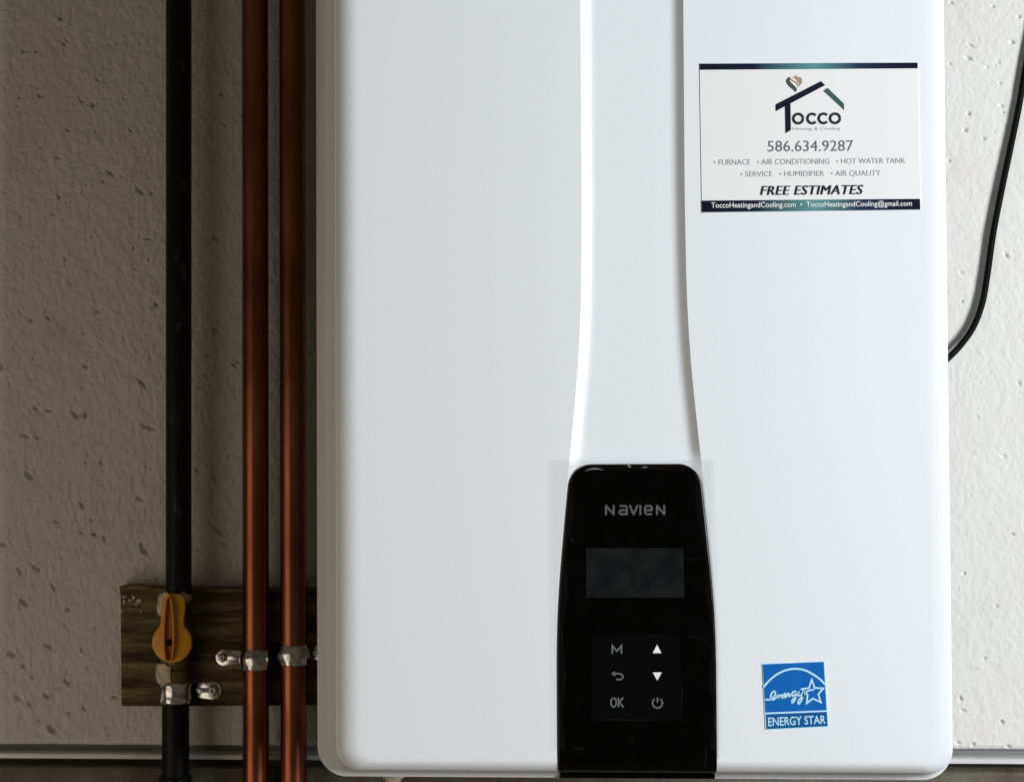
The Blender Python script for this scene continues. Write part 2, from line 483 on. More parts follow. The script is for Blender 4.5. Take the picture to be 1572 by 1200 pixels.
wall = bpy.data.objects.new('wall', me); COL.objects.link(wall)
wall['kind'] = 'structure'

def extrude_x(prof, x0, x1, nseg=1, jitter=0.0):
    vs, fs = [], []
    n = len(prof)
    for k in range(nseg + 1):
        x = x0 + (x1 - x0) * k / nseg
        for y, z in prof:
            vs.append(Vector((x, y + random.uniform(-jitter, jitter), z + random.uniform(-jitter, jitter))))
    for k in range(nseg):
        for i in range(n):
            j = (i + 1) % n
            fs.append((k * n + i, k * n + j, (k + 1) * n + j, (k + 1) * n + i))
    fs.append(tuple(range(n))); fs.append(tuple(nseg * n + i for i in range(n)))
    return vs, fs
mmt = 0.001
Z = lambda d: zb_w - d * mmt
# metal strip under the plaster
flash = empty('metal_flashing', (0, 0.335, Z(11)), 'thin metal flashing strip running under the lower edge of the plaster', 'flashing')
fl = [(0.3440, Z(-6)), (0.3440, Z(5.4)), (0.352, Z(5.4)), (0.352, Z(-6))]
vs, fs = extrude_x(fl, xa - 0.6, xd + 0.6)
obj('flange', vs, fs, M_FLASH_SHADE, flash)
fl = [(0.3438, Z(5.6)), (0.3318, Z(6.6)), (0.3300, Z(7.6)), (0.3300, Z(11.2)), (0.3312, Z(11.6)), (0.3312, Z(8.2)), (0.352, Z(8.0)), (0.352, Z(5.6))]
vs, fs = extrude_x(fl, xa - 0.6, xd + 0.6)
obj('lip', vs, fs, M_FLASH, flash)
bz = [(0.3270, Z(21.0)), (0.3278, Z(19.0)), (0.3310, Z(17.6)), (0.385, Z(17.3)), (0.385, Z(260)), (0.327, Z(260))]
vs, fs = extrude_x(bz, xa - 0.6, xd + 0.6, 150, 0.00035)
wb = obj('wall_base', vs, fs, M_BASE, None, True, 50)
wb['kind'] = 'structure'
vs, fs = box(xa - 0.6, xd + 0.6, 0.362, 0.384, Z(17.0), Z(-8))
bk = obj('gap_light_block', vs, fs, M_FLASH_SHADE); bk['kind'] = 'structure'  # dark panel added behind the gap to block light

# ------------------------------------------------------------------ water heater
xL = at(486, 640, 0.030).x; xR = at(1456, 640, 0.030).x
zB = at(974, 1194, 0.030).z; zT = zB + 0.70
HX = 0.5 * (xL + xR)
heater = empty('water_heater', (HX, 0.17, zB), 'white wall-hung tankless water heater with black control panel', 'water heater')

PROF = [  # inset x, inset z, depth y, corner radius (mm), from the back of the rim to the front face
    (7, 5, 37, 15), (3, 2, 35.5, 18), (0.8, 0.5, 33, 20), (0, 0, 31, 21), (2.0, 1.1, 30.3, 21), (5, 2.8, 28.6, 20), (8, 4.5, 25.6, 20), (10.5, 5.8, 21.8, 19),
    (12.5, 6.9, 17.0, 18), (14.6, 8.0, 11.2, 17), (15.6, 8.5, 8.9, 17), (16.4, 8.85, 7.9, 17), (17.2, 9.15, 7.1, 17)] + [
    (17.8 + 17.2 * t, 9.4 + 8.9 * t, 6.7 * (1 - t) ** 2.05, 17 - 6 * t) for t in (0, 0.04, 0.1, 0.2, 0.3, 0.4, 0.5, 0.6, 0.7, 0.8, 0.9, 1.0)] + [(37, 19.5, 0.0, 10)]
def rrect(ix, iz, y, r, ns=24, nc=12):
    rx = ix * 0.31 if ix <= 17.8 * mmt else 17.8 * 0.31 * mmt + (ix - 17.8 * mmt) * 0.85
    yc = 6.7 * mmt
    yr = y * 0.2 if y <= yc else 0.2 * yc + (y - yc) * (31 * mmt - 0.2 * yc) / (31 * mmt - yc)
    x0, x1, z0, z1 = xL + ix, xR - rx, zB + iz, zT - iz
    bead = 0.00022 * math.exp(-((ix - 0.0172) / 0.0007) ** 2)
    pts = []
    def side(a, b2, w, wl=0.0):
        for k in range(1, ns):
            p = a.lerp(b2, k / ns); pts.append(Vector((p.x, y + (yr - y) * w - bead * wl, p.y)))
    def arc(cx, cz, a0, rightside):
        for k in range(nc + 1):
            t = a0 + (math.pi / 2) * k / nc
            c2 = math.cos(t) ** 2
            pts.append(Vector((cx + r * math.cos(t), y + (yr - y) * (c2 if rightside else 0) - bead * (0 if rightside else c2), cz + r * math.sin(t))))
    arc(x1 - r, z1 - r, 0, True);             side(Vector((x1 - r, z1)), Vector((x0 + r, z1)), 0)
    arc(x0 + r, z1 - r, math.pi / 2, False);  side(Vector((x0, z1 - r)), Vector((x0, z0 + r)), 0, 1.0)
    arc(x0 + r, z0 + r, math.pi, False);      side(Vector((x0 + r, z0)), Vector((x1 - r, z0)), 0)
    arc(x1 - r, z0 + r, 1.5 * math.pi, True); side(Vector((x1, z0 + r)), Vector((x1, z1 - r)), 1)
    return pts
loops = [rrect(ix * mmt, iz * mmt, y * mmt, r * mmt) for ix, iz, y, r in PROF]
n = len(loops[0]); cv, cf = [], []
for lp in loops: cv += lp
for i in range(len(loops) - 1):
    for k in range(n):
        k2 = (k + 1) % n
        cf.append((i * n + k, i * n + k2, (i + 1) * n + k2, (i + 1) * n + k))
inner = loops[-1]; base_i = (len(loops) - 1) * n

# waist-shaped channel, widening down to the control panel (half widths read off the photograph)
CH_Y = [-300, 0, 300, 450, 550, 650, 712, 800, 900, 960, 1010, 1300]
CH_L = [891.5, 892, 893, 891.5, 887, 878, 871.5, 864, 857, 855, 854.5, 854.5]
CH_R = [1047, 1050, 1051, 1053, 1058.5, 1068.5, 1075, 1086, 1097.5, 1102.5, 1104, 1105]
kY = np.array(CH_Y, float)
zk = np.array([at(974, y, 0).z for y in CH_Y])
hl = np.array([at(x, y, 0).x for x, y in zip(CH_L, CH_Y)]); hr = np.array([at(x, y, 0).x for x, y in zip(CH_R, CH_Y)])
hw = 0.5 * (hr - hl)
CHX = float(np.mean(0.5 * (hl + hr)))
def smooth_interp(z):
    t = np.linspace(-0.018, 0.018, 9)
    return float(np.mean(np.interp(z + t, zk[::-1], hw[::-1])))
zi0, zi1 = inner[0].z * 0 + min(p.z for p in inner), max(p.z for p in inner)
rows = list(np.linspace(zi1, zi0, 130))
edgeL = [(CHX - smooth_interp(z), z) for z in rows]; edgeR = [(CHX + smooth_interp(z), z) for z in rows]
def half_face(sign):
    sel = [i for i, p in enumerate(inner) if (p.x - CHX) * sign > 0.075]
    # order along the loop from top to bottom
    if sign < 0:
        seq = sel
    else:
        # right side wraps: bottom -> up -> top
        k = next(i for i in range(len(sel) - 1) if sel[i + 1] != sel[i] + 1)
        seq = sel[k + 1:] + sel[:k + 1]
        seq = seq[::-1]
    seq = [base_i + i for i in seq]
    ed = edgeL if sign < 0 else edgeR
    start = len(cv)
    for x, z in ed[::-1]: cv.append(Vector((x, 0, z)))
    cf.append(tuple(seq) + tuple(range(start, start + len(ed))))
half_face(-1); half_face(1)
# channel cross-section: sharp shoulder, wide fillet, flat floor
zpan = at(974, 712, 0).z
WALLW, DEPTH = 0.0104, 0.0047
S = [0, 0.06, 0.14, 0.24, 0.36, 0.5, 0.66, 0.82, 0.94, 1.0, 1.12]
c0 = len(cv); ncol = 2 * len(S)
for z in rows:
    h = smooth_interp(z)
    d = DEPTH
    if z > zi1 - 0.04: d *= max(0.0, (zi1 - z) / 0.04)
    q = (z - zpan) / 0.0075
    if q < 1: d = 0.0014 + (DEPTH - 0.0014) * max(0, q) ** 1.0 if q > 0 else 0.0014
    us = []
    for s in S:
        t_ = min(s, 1); prof = t_ * 1.6 if t_ < 0.4 else 1 - 0.36 * ((1 - t_) / 0.6) ** 2.67
        us.append((s * WALLW, d * prof))
    for u, dd in us: cv.append(Vector((CHX - h + u, dd, z)))
    for u, dd in us[::-1]: cv.append(Vector((CHX + h - u, dd, z)))
for i in range(len(rows) - 1):
    for k in range(ncol - 1):
        cf.append((c0 + i * ncol + k, c0 + i * ncol + k + 1, c0 + (i + 1) * ncol + k + 1, c0 + (i + 1) * ncol + k))
cover = obj('front_cover', cv, cf, M_WHITE, heater, True, 60)

# case behind the cover
vs, fs = box(xL + 0.006, xR - 0.006, 0.0345, 0.318, zB + 0.006, zT - 0.006)
case = bevel_obj('case', vs, fs, M_CASE, heater, 0.004)
vs, fs = box(xL + 0.06, xR - 0.06, 0.316, 0.334, zB + 0.06, zB + 0.10)
bevel_obj('mounting_bracket', vs, fs, M_GALV, heater, 0.002)
for px, r, mt in ((604, 0.006, M_DOPE),):
    p = at(px, 1192, 0.12)
    zt0 = zB + 0.012
    prof = [(0.0, r), (-0.016, r), (-0.016, r * 1.35), (-0.030, r * 1.35), (-0.030, r), (-0.07, r)]
    vs, fs = lathe_rings([(Vector((p.x, 0.12, zt0 + a)), Vector((0, 0, 1)), rr) for a, rr in prof], 6 if mt is M_BRASS else 20)
    obj('pipe_connection', vs, fs, mt, heater, True, 30)

# --- control panel
def chan_px(py):                     # panel outline in the photograph's pixels
    l = float(np.interp(py, CH_Y, CH_L)); r = float(np.interp(py, CH_Y, CH_R))
    return l, r
zi = [p[1] * mmt for p in PROF[3:]][::-1]; yi = [p[2] * mmt for p in PROF[3:]][::-1]
def rim_y(z):                        # depth of the cover's lower rim at height z
    d = z - zB
    return float(np.interp(d, np.array(zi)[::-1], np.array(yi)[::-1]))
prow = [zpan]
R_c = 0.0150
for k in range(1, 11): prow.append(zpan - R_c * (1 - math.cos(k * math.pi / 20)))
prow += list(np.linspace(zpan - R_c, zB + 0.02, 60)[1:]) + list(np.linspace(zB + 0.02, zB + 0.0006, 16)[1:])
pv, pf = [], []
UC = [0.0, 0.0025, 0.008, 0.02, 0.1, 0.25, 0.5, 0.75, 0.9, 0.98, 0.992, 0.9975, 1.0]
LIFT = [0.0022, 0.0007, 0.0002, 0.0, 0, 0, 0, 0, 0, 0.0, 0.0002, 0.0007, 0.0022]
nc = len(UC)
for ri, z in enumerate(prow):
    h = smooth_interp(z) - 0.0011
    t = (zpan - z) / R_c
    if t < 1: h -= R_c * (1 - math.sqrt(max(0, 1 - (1 - t) ** 2)))
    y = min(rim_y(z), 0.028) - 0.0012
    top = 0.0024 if ri == 0 else (0.0008 if ri == 1 else (0.0003 if ri == 2 else 0))
    for u, lf in zip(UC, LIFT):
        pv.append(Vector((CHX - h + 2 * h * u, y + max(lf, top), z)))
for i in range(len(prow) - 1):
    for k in range(nc - 1):
        pf.append((i * nc + k, i * nc + k + 1, (i + 1) * nc + k + 1, (i + 1) * nc + k))
panel = obj('control_panel', pv, pf, M_BLACK_GLOSS, heater, True, 50)
panel['label'] = 'black glossy control panel with dark display and touch buttons'
PY = -0.0012
Y1, Y2 = PY - 0.0004, PY - 0.0007
vs, fs = flat_poly([(900, 841), (1049, 841), (1051, 917), (900, 917)], Y1)
scr = obj('display_screen', vs, fs, M_SCREEN, panel)
vs, fs = flat_poly([(907, 974), (1043, 974), (1046, 1104), (908, 1107)], Y1)
obj('keypad', vs, fs, M_KEYPAD, panel)
# wordmark: six letters of one height, drawn as strokes
t0, b0 = 774.8, 790.2
W = 3.0
strokes = []
def st(pts):
    strokes.append(ribbon(pts, W, Y2 - 0.00002 * len(strokes), False))
def cap_n(x0, x1):
    st([(x0 + 1.5, t0), (x0 + 1.5, b0)]); st([(x1 - 1.5, t0), (x1 - 1.5, b0)]); st([(x0 + 1.2, t0 + .6), (x1 - 1.2, b0 - .6)])
cap_n(928.7, 943.6)
st([(951, t0 + 1.3), (960, t0 + 1.3), (962.4, t0 + 4), (962.4, b0)])
st([(962.4, b0 - 1.3), (953.5, b0 - 1.3), (951, b0 - 3.4), (951, b0 - 5.6), (953.5, b0 - 7.6), (962.4, b0 - 7.6)])
st([(966.5, t0), (972.7, b0 - .5)]); st([(979, t0), (972.7, b0 - .5)])
st([(983, t0), (983, b0)])
st([(1001, b0 - 1.3), (992.5, b0 - 1.3), (990, b0 - 4), (990, t0 + 4), (992.5, t0 + 1.3), (998.5, t0 + 1.3), (1000.7, t0 + 4), (1000.7, b0 - 7.4), (991, b0 - 7.4)])
cap_n(1007, 1021.3)
vs, fs = join(strokes); obj('lettering', vs, fs, M_LOGO, panel)
def sym(name, parts, m):
    vs, fs = join(parts); return obj(name, vs, fs, m, panel)
sym('mode_symbol', [ribbon([(940, 1003), (940, 990.5), (947, 999), (954, 990.5), (954, 1003)], 2.3, Y2, False)], M_ICON)
sym('up_symbol', [flat_poly([(1008.7, 989), (1015.4, 1002), (1002, 1002)], Y2)], M_ICON_W)
sym('down_symbol', [flat_poly([(1002, 1031.5), (1016, 1031.5), (1009, 1044)], Y2)], M_ICON_W)
sym('back_symbol', [ribbon([(942, 1033.5), (951, 1033.5), (955.5, 1036), (956, 1039.5), (952, 1042.5), (946, 1042)], 2.2, Y2),
                    flat_poly([(938, 1033.5), (944.5, 1029.5), (944.5, 1037.5)], Y2)], M_ICON)
sym('confirm_symbol', [ribbon([(942, 1070.5), (945.4, 1073.5), (945.6, 1081), (942, 1084.5), (938.4, 1081), (938.2, 1074), (941.8, 1070.5)], 2.1, Y2),
                       ribbon([(949.5, 1070), (949.5, 1085)], 2.1, Y2, False), ribbon([(957, 1070), (950.5, 1077.5), (957.5, 1085)], 2.1, Y2, False)], M_ICON)
arc = [(1009.3 + 7.6 * math.sin(a), 1078.5 - 7.6 * math.cos(a)) for a in np.linspace(0.62, 2 * math.pi - 0.62, 15)]
sym('power_symbol', [ribbon(arc, 2.1, Y2), ribbon([(1009.3, 1070), (1009.3, 1078)], 2.1, Y2, False)], M_ICON)

# --- clear protective film: a loose border round the panel and its creases
FY = -0.0021
fr = []
ys = list(np.linspace(706, 1150, 40))
lf, rf = [], []
for y in ys:
    l, r = chan_px(max(y, 720))
    lo = 847.5 + random.uniform(-.5, .5) + 3 * (y - 706) / 450; ro = 1097 + random.uniform(-.6, .6) + 9 * (y - 706) / 450
    ins = 12 + 3 * math.sin(y * 0.05) + random.uniform(-1, 1)
    lf.append((lo, l + ins)); rf.append((r - ins, max(ro, r + 2)))
def strip(rows_, ys_):
    vs, fs = [], []
    for (a, b2), y in zip(rows_, ys_):
        for t in (0, 0.3, 0.7, 1): vs.append(at(a + (b2 - a) * t, y, FY - (0.0006 * math.sin(y * .04) ** 2 if t in (.3, .7) else 0)))
    for i in range(len(ys_) - 1):
        for k in range(3): fs.append((i * 4 + k, i * 4 + k + 1, i * 4 + k + 5, i * 4 + k + 4))
    return vs, fs
xs = list(np.linspace(lf[0][1], rf[0][0], 14))
tv, tf = [], []
for x in xs:
    tv += [at(x, 706.5, FY), at(x, 714, FY - 0.0004), at(x, 722 + random.uniform(-2, 2), FY)]
for i in range(len(xs) - 1):
    for k in range(2): tf.append((i * 3 + k, i * 3 + k + 1, i * 3 + k + 4, i * 3 + k + 3))
vs, fs = join([strip(lf, ys), strip(rf, ys), (tv, tf)])
film = obj('protective_film', vs, fs, M_FILM, heater, True)
film['label'] = 'clear peeling protective film round the control panel'
tp = lambda t: max(0.15, math.sin(math.pi * min(max(t, 0.02), 0.98)))
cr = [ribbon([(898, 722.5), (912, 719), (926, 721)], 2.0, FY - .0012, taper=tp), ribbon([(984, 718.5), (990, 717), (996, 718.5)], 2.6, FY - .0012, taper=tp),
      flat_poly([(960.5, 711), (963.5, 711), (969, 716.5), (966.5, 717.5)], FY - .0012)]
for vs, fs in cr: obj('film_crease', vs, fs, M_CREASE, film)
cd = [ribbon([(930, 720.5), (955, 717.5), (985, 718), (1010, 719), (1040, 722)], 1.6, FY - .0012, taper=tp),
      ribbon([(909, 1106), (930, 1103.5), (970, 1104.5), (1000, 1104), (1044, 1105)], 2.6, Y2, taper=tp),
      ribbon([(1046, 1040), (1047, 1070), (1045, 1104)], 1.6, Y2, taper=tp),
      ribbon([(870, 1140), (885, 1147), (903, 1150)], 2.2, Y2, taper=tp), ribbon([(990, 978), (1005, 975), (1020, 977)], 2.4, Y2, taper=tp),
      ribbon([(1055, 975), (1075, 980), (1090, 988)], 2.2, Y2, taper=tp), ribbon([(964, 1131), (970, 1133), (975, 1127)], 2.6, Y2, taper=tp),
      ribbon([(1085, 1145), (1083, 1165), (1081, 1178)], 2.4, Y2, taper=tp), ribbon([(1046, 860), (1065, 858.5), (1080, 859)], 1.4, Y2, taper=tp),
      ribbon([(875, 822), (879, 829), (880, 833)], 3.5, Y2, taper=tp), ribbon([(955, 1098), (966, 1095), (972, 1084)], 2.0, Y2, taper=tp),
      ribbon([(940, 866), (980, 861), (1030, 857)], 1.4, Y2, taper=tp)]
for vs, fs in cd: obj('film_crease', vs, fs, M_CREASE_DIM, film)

# --- company sticker
SY = -0.0005
Sp = lambda k: SY - 0.00018 * k
vs, fs = prism([(p.x, p.z) for p in [at(1074, 97.5, 0), at(1409, 96, 0), at(1413, 322.5, 0), at(1077.5, 326.5, 0)]], SY, -0.00002)
stk = obj('company_sticker', vs, fs, M_PAPER, heater)
stk['label'] = 'white rectangular sticker with house logo and phone number'
cxs = 0.5 * (at(1074, 100, 0).x + at(1411, 100, 0).x); hs = 0.5 * (at(1411, 100, 0).x - at(1074, 100, 0).x)
M_BAR = bar_material(cxs, hs)
for vs, fs in (flat_poly([(1074.3, 98), (1408.7, 96.4), (1409, 105.2), (1074.5, 107.5)], Sp(1)),
               flat_poly([(1077.2, 308), (1412.3, 305.3), (1412.9, 321.8), (1077.7, 326)], Sp(1))):
    obj('printed_bar', vs, fs, M_BAR, stk)
def ink(name, parts, m):
    vs, fs = join(parts); return obj(name, vs, fs, m, stk)
ink('house_logo', [flat_poly([(1190.5, 160.5), (1260.3, 124.8), (1267, 131), (1190.8, 171)], Sp(1)),
                   flat_poly([(1205.3, 157), (1213.4, 153.5), (1214.2, 200), (1206.2, 204.5)], Sp(2))], M_NAVY)
ink('house_logo', [flat_poly([(1263.8, 139.5), (1270.5, 135.2), (1295.6, 159.2), (1296.2, 169.5)], Sp(1))], M_TEAL)
ink('flame_logo', [ribbon([(1213, 119.5), (1209.5, 124), (1213, 130), (1220, 136.5), (1221.5, 141)], 5.6, Sp(1), taper=lambda t: 0.55 + 1.2 * t * (1 - t) * 2 if t < .9 else .5)], M_FLAMEG)
ink('flame_logo', [ribbon([(1215, 119), (1221, 119.5), (1226, 124), (1228, 128), (1227, 133)], 4.0, Sp(1), taper=tp),
                   ribbon([(1221, 115), (1223, 119), (1229, 121), (1230, 127), (1227, 131)], 3.4, Sp(2), taper=tp),
                   ribbon([(1212, 118), (1217, 124), (1224, 128), (1225, 135)], 1.8, Sp(2), taper=tp)], M_FLAMEB)
def circ(cx, cy, rx, ry, a0, a1, k=22):
    return [(cx + rx * math.cos(a), cy + ry * math.sin(a)) for a in np.linspace(a0, a1, k)]
pi = math.pi
ink('lettering', [ribbon(circ(1225.3, 182.3, 7.4, 7.2, 0, 2 * pi * 0.995), 4.1, Sp(1), False),
                  ribbon(circ(1246.8, 182.2, 7.3, 7.2, 0.72, 2 * pi - 0.72), 4.1, Sp(1), False),
                  ribbon(circ(1264.2, 182.0, 7.3, 7.2, 0.72, 2 * pi - 0.72), 4.1, Sp(1), False),
                  ribbon(circ(1281.8, 181.9, 7.6, 7.2, 0, 2 * pi * 0.995), 4.1, Sp(1), False)], M_DARKINK)
ink('lettering', [text_mesh('Heating & Cooling', [(1217, 195.5), (1290, 195), (1290, 201), (1217, 201.5)], Sp(1))], M_PALEINK)
ink('lettering', [text_mesh('586.634.9287', [(1178.5, 216.3), (1310, 215.3), (1310, 231.8), (1178.5, 233)], Sp(1))], M_GREYINK)
ink('lettering', [text_mesh('\u2022 FURNACE   \u2022 AIR CONDITIONING   \u2022 HOT WATER TANK', [(1096, 245), (1390, 242.5), (1390, 250.5), (1096, 253.5)], Sp(1))], M_MIDINK)
ink('lettering', [text_mesh('\u2022 SERVICE   \u2022 HUMIDIFIER   \u2022 AIR QUALITY', [(1137, 263.3), (1352, 261.3), (1352, 271.3), (1137, 273)], Sp(1))], M_MIDINK)
ink('lettering', [text_mesh('FREE ESTIMATES', [(1166.5 + d, 285.5), (1324 + d, 283.8), (1324 + d, 298.3), (1166.5 + d, 299.8)], Sp(1 + d * 0.3), 0.0, 0.22, 1.08) for d in (0, 0.9, 1.6)], M_DARKINK)
ink('lettering', [text_mesh('ToccoHeatingandCooling.com  \u2022  ToccoHeatingandCooling@gmail.com', [(1092, 310.5), (1400, 307.8), (1400, 318.6), (1092, 321.8)], Sp(2), 0.006)], M_WHITEINK)

# --- efficiency sticker
vs, fs = prism([(p.x, p.z) for p in [at(1170, 1018, 0), at(1266, 1014.3, 0), at(1271.8, 1115.2, 0), at(1175, 1119.6, 0)]], SY, -0.00002)
est = obj('efficiency_sticker', vs, fs, M_BLUEINK, heater)
est['label'] = 'small square blue sticker with star and white arc'
def eink(name, parts, m):
    vs, fs = join(parts); return obj(name, vs, fs, m, est)
eink('blue_field', [flat_poly([(1171, 1019.2), (1264.5, 1015.3), (1269, 1089.4), (1175.2, 1093.2)], Sp(1))], M_BLUE)
eink('blue_band', [flat_poly([(1175.6, 1095.8), (1269.2, 1091.9), (1270.7, 1114.0), (1177, 1118.5)], Sp(1))], M_BLUE2)
eink('arc_mark', [ribbon([(1172.3, 1054), (1180, 1045), (1192, 1035), (1206, 1028.3), (1220, 1026), (1235, 1028), (1249, 1035), (1260, 1043), (1266.6, 1050)], 2.9, Sp(2))], M_BLUEINK)
star = [(1246.1, 1042.5), (1250.5, 1055), (1264, 1056.2), (1256.3, 1064.8), (1260, 1077.3), (1248, 1071.5), (1238.3, 1078.8), (1239.8, 1066), (1231, 1057.2), (1242, 1055.4)]
eink('star_mark', [ribbon(star, 2.5, Sp(2), False, True)], M_BLUEINK)
script = [[(1174.5, 1073), (1181, 1073.3), (1187, 1070), (1190.5, 1063), (1187.5, 1060.5), (1183.5, 1066), (1184, 1072.5), (1188, 1073), (1192, 1069), (1194.5, 1066), (1194.5, 1071.5)],
          [(1194.5, 1071.5), (1197.5, 1067), (1200, 1066), (1200.5, 1070.5), (1203, 1069.5), (1206, 1065.5), (1204.5, 1064), (1202.8, 1067), (1204.5, 1070.3), (1208, 1067.5), (1209.8, 1063.5), (1211.5, 1065.5), (1211, 1068.5), (1213.5, 1067), (1216, 1063.5)],
          [(1222.5, 1061), (1218, 1061), (1216, 1065), (1218, 1068), (1222, 1064), (1222, 1068), (1219.5, 1075), (1216.2, 1078.5), (1216.5, 1073.5), (1222, 1069), (1226.5, 1063)],
          [(1226.5, 1060.5), (1226, 1066.5), (1230, 1066.5), (1234, 1060), (1232.5, 1068), (1229, 1077), (1225.6, 1079.8), (1225.8, 1075), (1231, 1069), (1238, 1061), (1250, 1057.5)]]
eink('lettering', [ribbon(s, 2.4, Sp(2)) for s in script], M_BLUEINK)
eink('lettering', [text_mesh('ENERGY STAR', [(1179, 1100.6), (1267.2, 1097.2), (1267.6, 1110.2), (1179.5, 1114.2)], Sp(2), 0.012)], M_BLUEINK)

# ------------------------------------------------------------------ board on the wall
BF = 0.3165                                  # front face of the board
PA = 0.3045                                  # axis of the pipes
b0_, b1_ = at(185.5, 990, BF), at(505, 990, BF)
bt, bb = at(300, 899.5, BF).z, at(300, 1083, BF).z
def pxz(x, y): p = at(x, y, BF); return (p.x, p.z)
ol = [pxz(186, 1083.5), pxz(185.5, 1020), pxz(185, 960), pxz(184.5, 912), pxz(183.2, 903), pxz(181, 899.8), pxz(210, 898.6), pxz(240, 901.5), pxz(330, 902.5), pxz(505, 904), pxz(505, 1082), pxz(340, 1083)]
ol = [(x, z) for x, z in ol]
vs, fs = prism(ol[::-1], BF, 0.3385)
board = bevel_obj('backing_board', vs, fs, M_BOARD, None, 0.0009, 1)
tag(board, 'dark brown wooden board fixed to the wall behind the pipes', 'board')
def blob(cx, cy, rx, ry, Y, k=11):
    pts = []
    for i in range(k):
        a = 2 * pi * i / k; r = random.uniform(0.6, 1.1)
        pts.append((cx + rx * r * math.cos(a), cy + ry * r * math.sin(a)))
    q = [(at(x, y, Y).x, at(x, y, Y).z) for x, y in pts]
    return prism(q, Y, Y + 0.0012)
SM = BF - 0.0008
vs, fs = join([blob(190, 916, 4, 1.6, SM), blob(190.5, 923, 1.6, 4, SM), blob(199, 921, 3, 2.0, SM), blob(205, 917, 3, 3.2, SM - .0003), blob(213, 922, 4, 3, SM), blob(209, 927, 4, 1.6, SM - .0004), blob(187, 938, 2, 2, SM), blob(216, 938, 1.8, 1.5, SM)])
sm_ = obj('plaster_smear', vs, fs, M_SMEAR, board)
sm_['label'] = 'pale plaster smears at the board corner'

# ------------------------------------------------------------------ gas pipe and valve
vz = Vector((0, 0, 1))
gx = at(274.3, 500, PA).x; gx2 = at(269.5, 1120, PA).x
zv0, zv1 = at(270, 915, PA).z, at(270, 1043, PA).z
gp = empty('gas_pipe', (gx, PA, zT), 'black iron gas pipe running down the wall left of the copper pipes', 'pipe')
def pipe_mesh(x, z0, z1, r, n=28, wob=0.0):
    k = max(2, int(abs(z1 - z0) / 0.04))
    return lathe_rings([(Vector((x, PA, z0 + (z1 - z0) * i / k)), vz, r * (1 + random.uniform(-wob, wob))) for i in range(k + 1)], n)
vs, fs = pipe_mesh(gx, zv0 - 0.003, zt + 0.45, 0.0112); obj('upper_pipe', vs, fs, M_PIPE, gp, True, 40)
zc = at(270, 1190, PA).z
vs, fs = pipe_mesh(gx2, zv1 + 0.004, zc - 0.06, 0.0118); obj('lower_pipe', vs, fs, M_PIPE, gp, True, 40)
cp = [(zc, .0121), (zc, .0135), (zc - .0012, .0143), (zc - .004, .0143), (zc - .0048, .0138), (zc - .03, .0138), (zc - .03, .012)]
vs, fs = lathe_rings([(Vector((gx2, PA, z)), vz, r) for z, r in cp], 28); obj('coupling', vs, fs, M_PIPE, gp, True, 30)

gvx = at(267, 980, PA).x
gv = empty('gas_valve', (gvx, PA, at(267, 1043, PA).z), 'gas shutoff valve with round orange lever handle on the black pipe', 'valve')
H = lambda py: at(268, py, PA).z
bp_ = [(H(909), .0120), (H(909), .0136), (H(928), .0138), (H(930), .0125), (H(945), .0122), (H(955), .0150), (H(975), .0162), (H(995), .0158), (H(1012), .0125), (H(1026), .0122), (H(1028), .0136), (H(1045), .0135), (H(1045), .0115)]
vs, fs = lathe_rings([(Vector((gvx + 0.0008, PA, z)), vz, r) for z, r in bp_], 24); obj('valve_body', vs, fs, M_BRASS, gv, True, 35)
# cream pipe sealant squeezed out round the threads
def collar(cx, py0, py1, r0, a0, a1, jag):
    vs, fs = [], []
    nr, na = 7, 40
    for i in range(nr):
        t = i / (nr - 1)
        for k in range(na):
            a = a0 + (a1 - a0) * k / (na - 1)
            e = jag * (math.sin(a * 5 + 1) + math.sin(a * 11 + 2) * .6 + random.uniform(-.4, .4))
            z = at(268, py0 + (py1 - py0) * t + (e if i == 0 else (-e if i == nr - 1 else 0)), PA).z
            r = r0 + 0.0011 * math.sin(pi * t) + random.uniform(-.0002, .0002)
            vs.append(Vector((cx + r * math.sin(a), PA - r * math.cos(a), z)))
    for i in range(nr - 1):
        for k in range(na - 1):
            fs.append((i * na + k, i * na + k + 1, (i + 1) * na + k + 1, (i + 1) * na + k))
    return vs, fs
vs, fs = collar(gvx + .0011, 909, 924, .0136, -1.6, 1.6, 1.8); obj('thread_sealant', vs, fs, M_DOPE, gv, True)
vs, fs = collar(gvx + .0002, 920, 943, .0138, -1.5, -0.45, 2.0); obj('thread_sealant', vs, fs, M_DOPE, gv, True)
vs, fs = collar(gvx - .0006, 1017, 1046, .0140, -1.5, 0.1, 1.6); obj('thread_sealant', vs, fs, M_DOPE, gv, True)
# handle: round plate with an arm, raised loop fin, screw recess
HY = PA - 0.0235
def hz(x, y): p = at(x, y, HY); return (p.x, p.z)
kp = []
for a in np.linspace(math.radians(-52), math.radians(232), 40):
    kp.append((263.5 + 30.5 * math.cos(a), 986 + 30.5 * math.sin(a)))
kp += [(246.5, 952), (248, 938), (249, 922), (252, 914.5), (259, 911), (272, 911.5), (280, 914), (284, 922), (283.5, 940), (281.5, 953)]
q = [hz(x, y) for x, y in kp]
vs, fs = prism(q, HY, HY + 0.0045)
handle = bevel_obj('handle', vs, fs, M_ORANGE, gv, 0.0009, 2)
vs, fs = lathe_rings([(Vector((at(262, 985, HY).x, HY + 0.004, at(262, 985, HY).z)), Vector((0, 1, 0)), .008), (Vector((at(262, 985, HY).x, PA - 0.010, at(262, 985, HY).z)), Vector((0, 1, 0)), .008)], 18)
obj('stem', vs, fs, M_BRASS, gv, True, 35)
